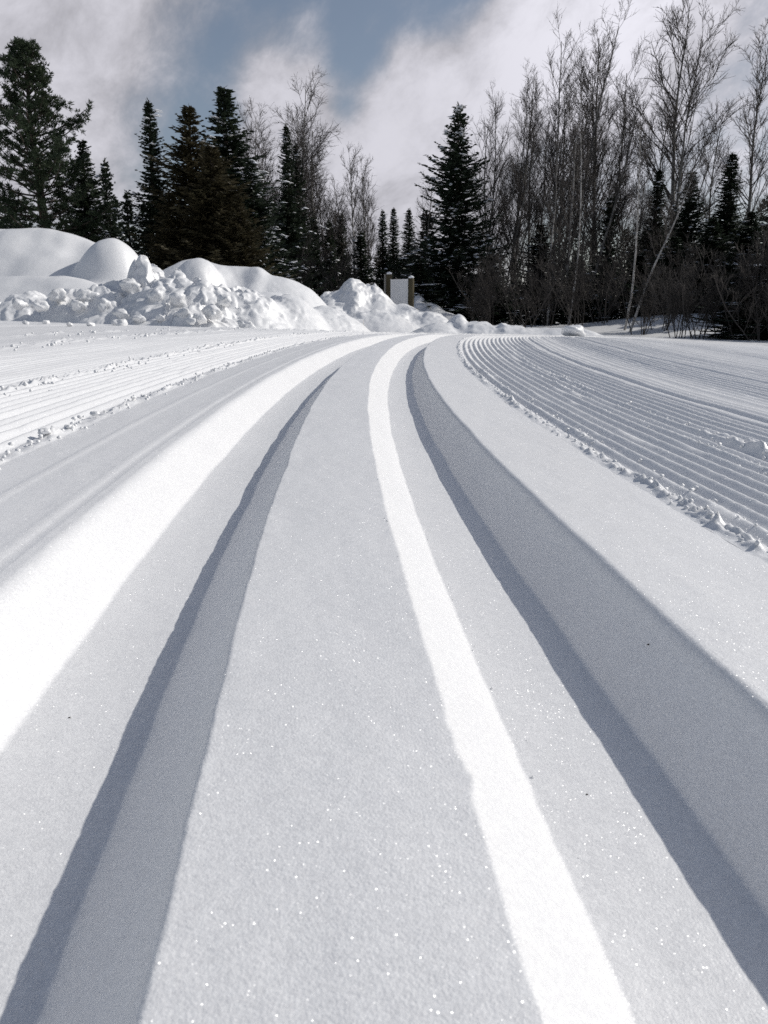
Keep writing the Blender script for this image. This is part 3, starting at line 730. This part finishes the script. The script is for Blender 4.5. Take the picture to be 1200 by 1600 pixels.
CON = [('spruce_tree', mid1, 128, 218, 26.5, 112, 'short dense spruce just right of the tall pine'),
       ('spruce_tree', small1, 163, 250, 28, 62, 'thin spruce left of the tall narrow spire'),
       ('spruce_tree', small2, 198, 300, 29, 60, 'low spruce squeezed between thin spruce and narrow spire'),
       ('spruce_tree', spire, 231, 156, 26, 84, 'tall narrow dark spire spruce in the left group'),
       ('spruce_tree', mid2, 294, 165, 25, 178, 'olive brown spruce with a bare pointed top'),
       ('spruce_tree', mid1, 350, 136, 27, 190, 'tallest dark spruce of the olive brown pair'),
       ('spruce_tree', mid2, 330, 228, 23.5, 185, 'brownish bushy spruce in front of the tallest left spruce'),
       ('spruce_tree', mid2, 372, 305, 22.8, 120, 'low olive brown spruce at the right foot of the brownish group'),
       ('spruce_tree', mid2, 268, 300, 24, 120, 'low olive brown spruce at the left foot of the brownish group'),
       ('spruce_tree', mid3, 392, 250, 25.5, 135, 'spruce with snow-dusted boughs right of the brownish ones'),
       ('spruce_tree', spire, 447, 194, 31, 62, 'narrow dark spruce standing before the bare trees left of centre'),
       ('spruce_tree', spire, 463, 224, 32, 58, 'slightly lower narrow spruce touching its twin on the right'),
       ('spruce_tree', small1, 490, 336, 33, 56, 'small dark spruce below the bare trees left of centre'),
       ('spruce_tree', small2, 514, 345, 35, 50, 'small spruce left of the pale thin birch'),
       ('spruce_tree', small1, 533, 334, 36, 50, 'pointed small spruce directly behind the pale thin birch'),
       ('spruce_tree', small1, 564, 362, 34, 64, 'squat spruce right of the pale thin birch'),
       ('spruce_tree', spire, 598, 328, 40, 44, 'leftmost of the three distant spruces above the trail board'),
       ('spruce_tree', spire, 615, 324, 41, 44, 'middle one of the three distant spruces above the trail board'),
       ('spruce_tree', spire, 639, 326, 40, 50, 'right one of the three distant spruces above the trail board'),
       ('spruce_tree', small2, 668, 330, 33, 80, 'small spruce leaning into the left side of the big one'),
       ('big_spruce', big, 717, 162, 30, 148, 'big broad spruce with snowy lower boughs right of the trail board'),
       ('spruce_tree', small2, 655, 405, 27.5, 100, 'snowy spruce sapling at the lower left of the big spruce'),
       ('spruce_tree', small1, 770, 395, 28, 90, 'low dark spruce right under the big one'),
       ('spruce_tree', mid1, 845, 350, 31, 110, 'dark spruce behind the feet of the tall bare clump'),
       ('spruce_tree', small1, 955, 306, 30, 62, 'pointed spruce in the gap between the two tall bare groups'),
       ('spruce_tree', mid1, 905, 400, 27, 110, 'low dark spruce under the tall bare clump'),
       ('spruce_tree', spire, 1031, 264, 30, 70, 'narrow spruce left of the big forked aspen'),
       ('spruce_tree', mid1, 1083, 268, 28, 100, 'dark spruce at the foot of the big forked aspen'),
       ('spruce_tree', spire, 1146, 238, 28, 86, 'tallest dark spruce near the right edge'),
       ('spruce_tree', mid1, 1176, 330, 26, 120, 'broad dark spruce at the right edge'),
       ('spruce_tree', mid1, 1115, 340, 25, 120, 'dark thick spruce in front of the right edge group'),
       ('spruce_tree', small1, 1000, 395, 27, 90, 'low dark spruce behind the leaning birch stems'),
       ('spruce_tree', mid1, 1055, 370, 25, 110, 'bushy dark spruce right of the leaning birch stems'),
       ('spruce_tree', mid1, 1225, 300, 24, 130, 'dark spruce cut by the right edge'),
       ('spruce_tree', small1, 1158, 425, 18.5, 110, 'low dark young spruce at the right end of the shaded snow patch'),
       ('spruce_tree', small2, 1208, 405, 17.5, 130, 'low dark young spruce cut by the right edge'),
       ('spruce_tree', mid1, -30, 270, 28, 120, 'spruce cut by the left edge under the pine')]
for i, (k, md, u, v, Y, w, lab) in enumerate(CON):
    place_tree(k, md, u, v, Y, lab, 'spruce tree', GC, w, i * 1.37)

# ------------------------------------------------------------------ bare trees
def bare_tree(tag, H, seed, stems=1, spread=.35, nprim=26, up=.75, trunk_r=None, first=.25, prim_len=.32, lean=0.0, twig_r=.0048, dens=1.0, mat_trunk=None, arch=0.0, straight=.035, stem_lean=.11):
    r = random.Random(seed)
    seg0 = []; seg1 = []; trunks = []
    def wander(p, d, L, r0, r1, n, out, tropism, jit):
        pts = [(p.copy(), r0, d.copy())]
        for i in range(n):
            d = (d + Vector((r.gauss(0, jit), r.gauss(0, jit), r.gauss(0, jit) + tropism))).normalized()
            q = p + d * (L / n); ra = r0 + (r1 - r0) * i / n; rb = r0 + (r1 - r0) * (i + 1) / n
            out.append((p.copy(), q.copy(), ra, rb)); p = q
            pts.append((p.copy(), rb, d.copy()))
        return pts
    def pick(pts, f):
        x = f * (len(pts) - 1); i = min(int(x), len(pts) - 2); t = x - i
        return pts[i][0].lerp(pts[i + 1][0], t), pts[i][1] * (1 - t) + pts[i + 1][1] * t, pts[i][2]
    tr = trunk_r or H * .0085
    for s in range(stems):
        a = r.uniform(0, 6.28); seg0 = []; trunks.append(seg0); k = 0 if stems == 1 else r.uniform(.02, stem_lean)
        d0 = Vector((math.cos(a) * k + lean, math.sin(a) * k * .6, 1)).normalized()
        hh = H * (1 if s == 0 else r.uniform(.72, .97))
        trunk = wander(Vector((math.cos(a) * .12 * (stems > 1), math.sin(a) * .12 * (stems > 1), -.3)), d0, hh + .3, tr * (1 if s == 0 else .75), .012, 14, seg0, .012, straight)
        for i in range(nprim):
            f = first + (1 - first) * (i + r.random()) / nprim
            p, rr, d = pick(trunk, min(f, .985))
            az = r.uniform(0, 6.28) if not arch else r.uniform(0, 6.28)
            u_ = up * (.75 + .5 * f)
            nd = (Vector((math.cos(az), math.sin(az), 0)) + Vector((0, 0, u_)) + d * .35).normalized()
            L = H * prim_len * (1.12 - .78 * f) * r.uniform(.55, 1.2)
            br = wander(p, nd, L, min(rr * .62, .006 + L * .009), twig_r * 1.2, 7, seg1, .07 - arch * .06, .10)
            for j in range(int((5 + L * 3.0) * dens)):
                f2 = r.uniform(.30, 1.0); p2, r2, d2 = pick(br, f2)
                ax = Vector((r.gauss(0, 1), r.gauss(0, 1), r.gauss(.25, .7)))
                nd2 = (d2 * 1.0 + ax.normalized() * .85 + Vector((0, 0, .15 - .4 * arch))).normalized()
                L2 = L * r.uniform(.18, .42) * (1.15 - .5 * f2) + .12
                b2 = wander(p2, nd2, L2, min(r2 * .7, .012), twig_r, 4, seg1, .05 - arch * .12, .13)
                for k_ in range(int((2 + L2 * 4.0) * dens)):
                    p3, r3, d3 = pick(b2, r.uniform(.2, 1.0))
                    nd3 = (d3 + Vector((r.gauss(0, .6), r.gauss(0, .6), r.gauss(.15, .5)))).normalized()
                    wander(p3, nd3, L2 * r.uniform(.25, .6) + .06, twig_r, twig_r * .55, 2, seg1, .03 - arch * .12, .15)
    def segs_mesh(name, segs, n, mat):
        p = np.array([s[0][:] for s in segs]); q = np.array([s[1][:] for s in segs]); ra = np.array([s[2] for s in segs]); rb = np.array([s[3] for s in segs])
        d = unit(q - p); ref = np.where(np.abs(d[:, 2:3]) > .9, np.array([[1.0, 0, 0]]), np.array([[0, 0, 1.0]]))
        U = unit(np.cross(d, ref)); W = np.cross(d, U)
        a = np.arange(n) * 2 * math.pi / n
        ring = np.cos(a)[None, :, None] * U[:, None, :] + np.sin(a)[None, :, None] * W[:, None, :]
        V = np.concatenate([p[:, None] + ra[:, None, None] * ring, (q + d * rb[:, None] * .3)[:, None] + rb[:, None, None] * ring], 1)
        j = np.arange(n); fq = np.stack([j, (j + 1) % n, (j + 1) % n + n, j + n], 1)
        Fc = (np.arange(len(segs))[:, None, None] * 2 * n + fq[None]).reshape(-1, 4)
        return mesh_np(name, V.reshape(-1, 3), Fc, mat)
    return dict(H=H, R=H * prim_len, trunk=[segs_mesh(tag + '_trunk', t_, 7, mat_trunk or M_GREYBARK) for t_ in trunks], crown=segs_mesh(tag + '_crown', seg1, 3, M_TWIG), snow=None)

GB = 'bare trees around the trail'
clump = bare_tree('birch_clump', 11.5, 3, stems=5, nprim=22, up=1.25, first=.30, prim_len=.27, dens=1.0, stem_lean=.17)
tallb = bare_tree('tall_birch', 10.5, 8, stems=1, nprim=40, up=1.1, first=.26, prim_len=.30, dens=1.1)
tallc = bare_tree('tall_birch', 10.5, 9, stems=3, nprim=26, up=1.15, first=.28, prim_len=.28, dens=1.05, stem_lean=.16)
aspen = bare_tree('forked_aspen', 12.5, 17, stems=2, nprim=26, up=.9, first=.40, prim_len=.34, dens=1.0, trunk_r=.13, twig_r=.0075, stem_lean=.07)
aspen2 = bare_tree('edge_aspen', 12.5, 19, stems=1, nprim=32, up=1.0, first=.42, prim_len=.28, dens=1.0, trunk_r=.12, twig_r=.0075)
round1 = bare_tree('round_birch', 8.5, 23, stems=3, nprim=26, up=.9, first=.33, prim_len=.32, dens=1.2, arch=.5, stem_lean=.2)
slim = bare_tree('slim_birch', 7.5, 29, stems=1, nprim=36, up=1.1, first=.26, prim_len=.28, dens=1.1)
slim2 = bare_tree('slim_birch', 7.5, 33, stems=3, nprim=22, up=1.1, first=.26, prim_len=.28, dens=1.05, stem_lean=.18)
slimw = dict(slim); slimw['trunk'] = bare_tree('white_slim', 7.5, 29, stems=1, nprim=1, mat_trunk=M_BIRCH, dens=.1)['trunk']
feather = bare_tree('feathery_larch', 6.0, 37, stems=1, nprim=60, up=.55, first=.12, prim_len=.26, dens=.7)
leanw = bare_tree('leaning_birch', 6.2, 43, stems=1, nprim=22, up=1.1, first=.45, prim_len=.20, dens=1.0, lean=.25, mat_trunk=M_BIRCH, trunk_r=.05)
leanw2 = bare_tree('leaning_birch', 6.0, 49, stems=1, nprim=18, up=1.1, first=.5, prim_len=.2, dens=1.0, lean=.20, mat_trunk=M_BIRCH, trunk_r=.04, straight=.05)
BARE = [('bare_birch', round1, 420, 143, 33, 'bare round-crowned birch rising behind the snow-dusted spruce'),
        ('bare_birch', slim, 488, 205, 34, 'bare tree right of the narrow twin spruces'),
        ('bare_birch', round1, 515, 248, 38, 'lower bare tree in the row left of centre'),
        ('bare_birch', slimw, 551, 246, 34, 'thin pale-trunked birch rising left of the trail board'),
        ('bare_birch', slim, 576, 300, 40, 'small faint bare tree at the left of the sky gap'),
        ('bare_larch', feather, 663, 288, 31, 'bare feathery larch at the left flank of the big spruce'),
        ('bare_birch', tallb, 768, 168, 33, 'bare tree immediately right of the big spruce'),
        ('bare_birch', tallc, 812, 128, 34, 'bare tree left of the tallest clump'),
        ('bare_birch', clump, 884, 20, 31, 'tall many-stemmed bare clump right of centre'),
        ('bare_birch', tallc, 962, 62, 32, 'slender bare tree on the right of the tall clump'),
        ('bare_birch', slim2, 925, 150, 30, 'lower bare tree inside the right side of the clump'),
        ('bare_aspen', aspen, 1090, -12, 30, 'big forked bare aspen with wide crown near the right'),
        ('bare_aspen', aspen2, 1196, 66, 28, 'bare aspen cut by the right edge'),
        ('bare_birch', slim2, 1010, 225, 31, 'low twiggy bare tree between the clump and the forked aspen'),
        ('bare_birch', round1, 1000, 250, 34, 'hazy bare tree behind the low twiggy one'),
        ('bare_birch', slim2, 1145, 190, 33, 'bare tree between the forked aspen and the right edge'),
        ('bare_birch', round1, 1040, 300, 29, 'bushy bare birch before the foot of the forked aspen'),
        ('bare_birch', slim, 850, 215, 32, 'thin bare stem at the left of the tall clump'),
        ('bare_birch', slim2, 745, 215, 36, 'faint bare tree showing between the big spruce and its bare neighbour'),
        ('bare_birch', tallb, 840, 160, 36, 'bare tree standing behind the left stems of the tall clump'),
        ('bare_birch', tallb, 940, 120, 36, 'bare tree standing behind the right stems of the tall clump'),
        ('bare_birch', slim2, 790, 200, 31, 'bare tree between the two neighbours of the big spruce'),
        ('bare_birch', slim, 465, 190, 35, 'bare tree crown showing above the narrow twin spruces'),
        ('bare_birch', slim2, 540, 285, 37, 'hazy bare tree behind the thin pale birch'),
        ('bare_birch', slim2, 1060, 190, 33, 'bare tree left behind the forked aspen trunk'),
        ('bare_birch', round1, 398, 158, 36, 'bare tree crown showing right behind the tallest left spruce'),
        ('bare_birch', slim2, 507, 236, 36, 'bare tree rising between the round birch and the thin pale birch'),
        ('bare_birch', slim, 570, 262, 37, 'slender bare tree just right of the thin pale birch'),
        ('bare_birch', slimw, 905, 150, 27, 'pale-stemmed birch in front of the tall clump'),
        ('bare_birch', slimw, 868, 240, 26, 'short pale-stemmed birch at the left foot of the clump')]
for i, (k, md, u, v, Y, lab) in enumerate(BARE):
    place_tree(k, md, u, v, Y, lab, 'bare tree', GB, None, i * 2.1)
def place_base(kind, md, u, v, Y, hs, label, rot, group=GB, cat='bare tree'):
    p = at(u, v, Y); e = empty(kind, (p[0], Y, float(G(p[0], Y))), label=label, cat=cat, group=group)
    e.scale = (hs,) * 3; e.rotation_euler[2] = rot
    for t_ in md['trunk']: obj('trunk', t_, parent=e)
    obj('crown', md['crown'], parent=e)
place_base('leaning_birch', leanw, 982, 505, 21, .72, 'pale birch stem leaning right, the thicker of the leaning pair', 0)
place_base('leaning_birch', leanw2, 974, 505, 21.5, .85, 'thin pale birch stem leaning beside the thicker leaning one', -.2)
place_base('leaning_birch', leanw, 1165, 505, 20, .85, 'pale birch stem leaning to the right near the right edge', .4)
place_base('leaning_birch', leanw2, 1180, 505, 22, .8, 'faint thin birch stem behind the leaning one at right', 0)
place_base('leaning_birch', leanw2, 886, 505, 24, .9, 'slightly leaning pale stem at the foot of the tall clump', .3)

# brush under the trees
brushes = [bare_tree('brush', 2.2, 71 + i, stems=6, nprim=8, up=.9, first=.2, prim_len=.38, dens=1.0, trunk_r=.016, twig_r=.005, stem_lean=.5, straight=.08) for i in range(3)]
for m_ in brushes:
    for t_ in m_['trunk']: t_.materials[0] = M_BRUSH
    m_['crown'].materials[0] = M_BRUSH
SH = 'leafless brush under the trees'
for i, (u, Y, hs, lab) in enumerate([
        (770, 24, 1.0, 'leafless shrub at the right foot of the big spruce'), (815, 23, 1.1, 'leafless shrub below the bare tree beside the big spruce'), (850, 25, 1.2, 'leafless shrub under the left of the tall clump'),
        (905, 22, 1.0, 'leafless shrub under the middle of the tall clump'), (940, 24, 1.2, 'leafless shrub right of the tall clump foot'), (1000, 20, .8, 'low shrub around the leaning birch feet'),
        (1063, 17, .72, 'dark thin shrub standing on the shaded snow patch'), (1092, 17.6, .8, 'second dark shrub on the shaded snow patch'), (1135, 18, 1.1, 'shrub at the right end of the shaded snow patch'),
        (1168, 17, .9, 'brushy shrub near the right edge'), (1195, 16.5, .9, 'brushy shrub cut by the right edge'), (740, 26, .9, 'small shrub at the lower right of the big spruce'), (1030, 21, 1.0, 'shrub behind the shaded snow patch'),
        (455, 27, 1.3, 'leafless shrub below the narrow twin spruces'), (520, 30, 1.3, 'leafless shrub below the thin pale birch')]):
    p = at(u, 505, Y); e = empty('bare_shrub', (p[0], Y, float(G(p[0], Y)) - .05), label=lab, cat='shrub', group=SH)
    e.scale = (hs * 1.1, hs * 1.1, hs); e.rotation_euler[2] = i * 1.9
    b = brushes[i % 3]
    for t_ in b['trunk']: obj('stem', t_, parent=e)
    obj('twigs', b['crown'], parent=e, kind='stuff')

# forest behind, one dark mass
def far_forest():
    r = np.random.default_rng(99)
    src = conifer_meshes('far_src', 6.0, 1.15, 83, M_SPRUCE, power=.7, whorl=.26, nb=6, twig=.36, tw=.055, dens=.13, ragged=.3)['crown']
    n = len(src.vertices); v = np.empty(n * 3, np.float32); src.vertices.foreach_get('co', v); v = v.reshape(-1, 3)
    k = len(src.polygons); f = np.empty(k * 4, np.int32); src.loops.foreach_get('vertex_index', f); f = f.reshape(-1, 4)
    bpy.data.meshes.remove(src)
    V = []; Fc = []; off = 0
    def prof(u): return np.interp(u, [-400, 0, 100, 300, 420, 470, 560, 600, 660, 740, 860, 1000, 1100, 1200, 1600], [300, 300, 330, 320, 360, 390, 405, 415, 400, 385, 380, 370, 330, 320, 300])
    for i in range(95):
        u = -420 + 2050 * (i + r.random()) / 95; Y = r.uniform(38, 52)
        p = at(u, prof(u) + r.uniform(-18, 30), Y); g = float(G(p[0], Y)); h = (p[2] - g) / 6.0
        a = r.uniform(0, 6.28); w = h * r.uniform(.9, 1.25)
        c, s = math.cos(a), math.sin(a)
        q = np.stack([(v[:, 0] * c - v[:, 1] * s) * w + p[0], (v[:, 0] * s + v[:, 1] * c) * w + Y, v[:, 2] * h + g], 1)
        V.append(q); Fc.append(f + off); off += n
    for i in range(84):   # the wood goes on to the right, where it shades its own snowy floor
        X = r.uniform(12.5, 27); Y = r.uniform(17, 33)
        if i >= 60: X = r.uniform(12.2, 17.5); Y = r.uniform(18, 25.5)
        if X / Y < .56: continue
        h = r.uniform(4.8, 6.6) / 6.0; w = h * r.uniform(.9, 1.3); a = r.uniform(0, 6.28); c, s = math.cos(a), math.sin(a); g = float(G(X, Y))
        V.append(np.stack([(v[:, 0] * c - v[:, 1] * s) * w + X, (v[:, 0] * s + v[:, 1] * c) * w + Y, v[:, 2] * h + g], 1)); Fc.append(f + off); off += n
    me = mesh_np('far_forest', np.concatenate(V), np.concatenate(Fc), M_SPRUCE, smooth=False)
    obj('far_forest', me, kind='stuff', label='dark mass of conifers filling the forest behind the trees', cat='forest')
far_forest()

# ------------------------------------------------------------------ trail board
def trail_board():
    import bmesh
    a = at(608, 480, 24.4); b = at(642, 480, 23.8)
    root = empty('trail_board', (a[0], a[1], float(G(a[0], a[1]))), label='white trail board on two olive brown posts behind the snow heap', cat='sign')
    bx = Vector((b[0] - a[0], b[1] - a[1], 0)); Lb = bx.length; bx.normalize(); nrm = Vector((bx.y, -bx.x, 0))
    za = at(608, 428, 24.4)[2] - root.location.z; zb = at(642, 434, 23.8)[2] - root.location.z
    def box(name, c, half, mat, parent, bev=.012):
        bm = bmesh.new(); bmesh.ops.create_cube(bm, size=2.0)
        for v in bm.verts:
            q = Vector((v.co.x * half[0], v.co.y * half[1], v.co.z * half[2]))
            v.co = Vector(c) + bx * q.x + nrm * q.y + Vector((0, 0, q.z))
        bmesh.ops.bevel(bm, geom=bm.edges[:], offset=bev, segments=2, affect='EDGES')
        me = bpy.data.meshes.new(name); bm.to_mesh(me); bm.free(); me.materials.append(mat)
        return obj(name, me, parent=parent)
    for t, zt in ((0, za), (Lb, zb)):
        c = bx * t
        pts = [(c.x, c.y, z) for z in (-.4, zt * .5, zt - .05, zt - .012, zt)]
        v, f = tube(pts, [.095, .093, .090, .075, .03], 14)
        post = obj('post', mesh_np('post', v, f, M_POST), parent=root)
        v0, f0 = ICO2
        cap = v0 * np.array([.088, .088, .05]); cap = cap * (1 + .12 * fbm(v0[:, 0] * 2 + t, v0[:, 1] * 2, 2, 4))[:, None]
        obj('snow_cap', mesh_np('snow_cap', cap + np.array([c.x, c.y, zt + .012]), f0, M_BOUGH), parent=post)
    mid = bx * (Lb / 2)
    box('panel', (mid.x, mid.y, zb * .5 + .14), (Lb / 2 - .088, .022, zb * .5 - .17), M_PANEL, root)
    e = bx * -.125
    box('side_plank', (e.x, e.y, za * .5 + .08), (.028, .05, za * .5 - .10), M_PLANK, root)
trail_board()
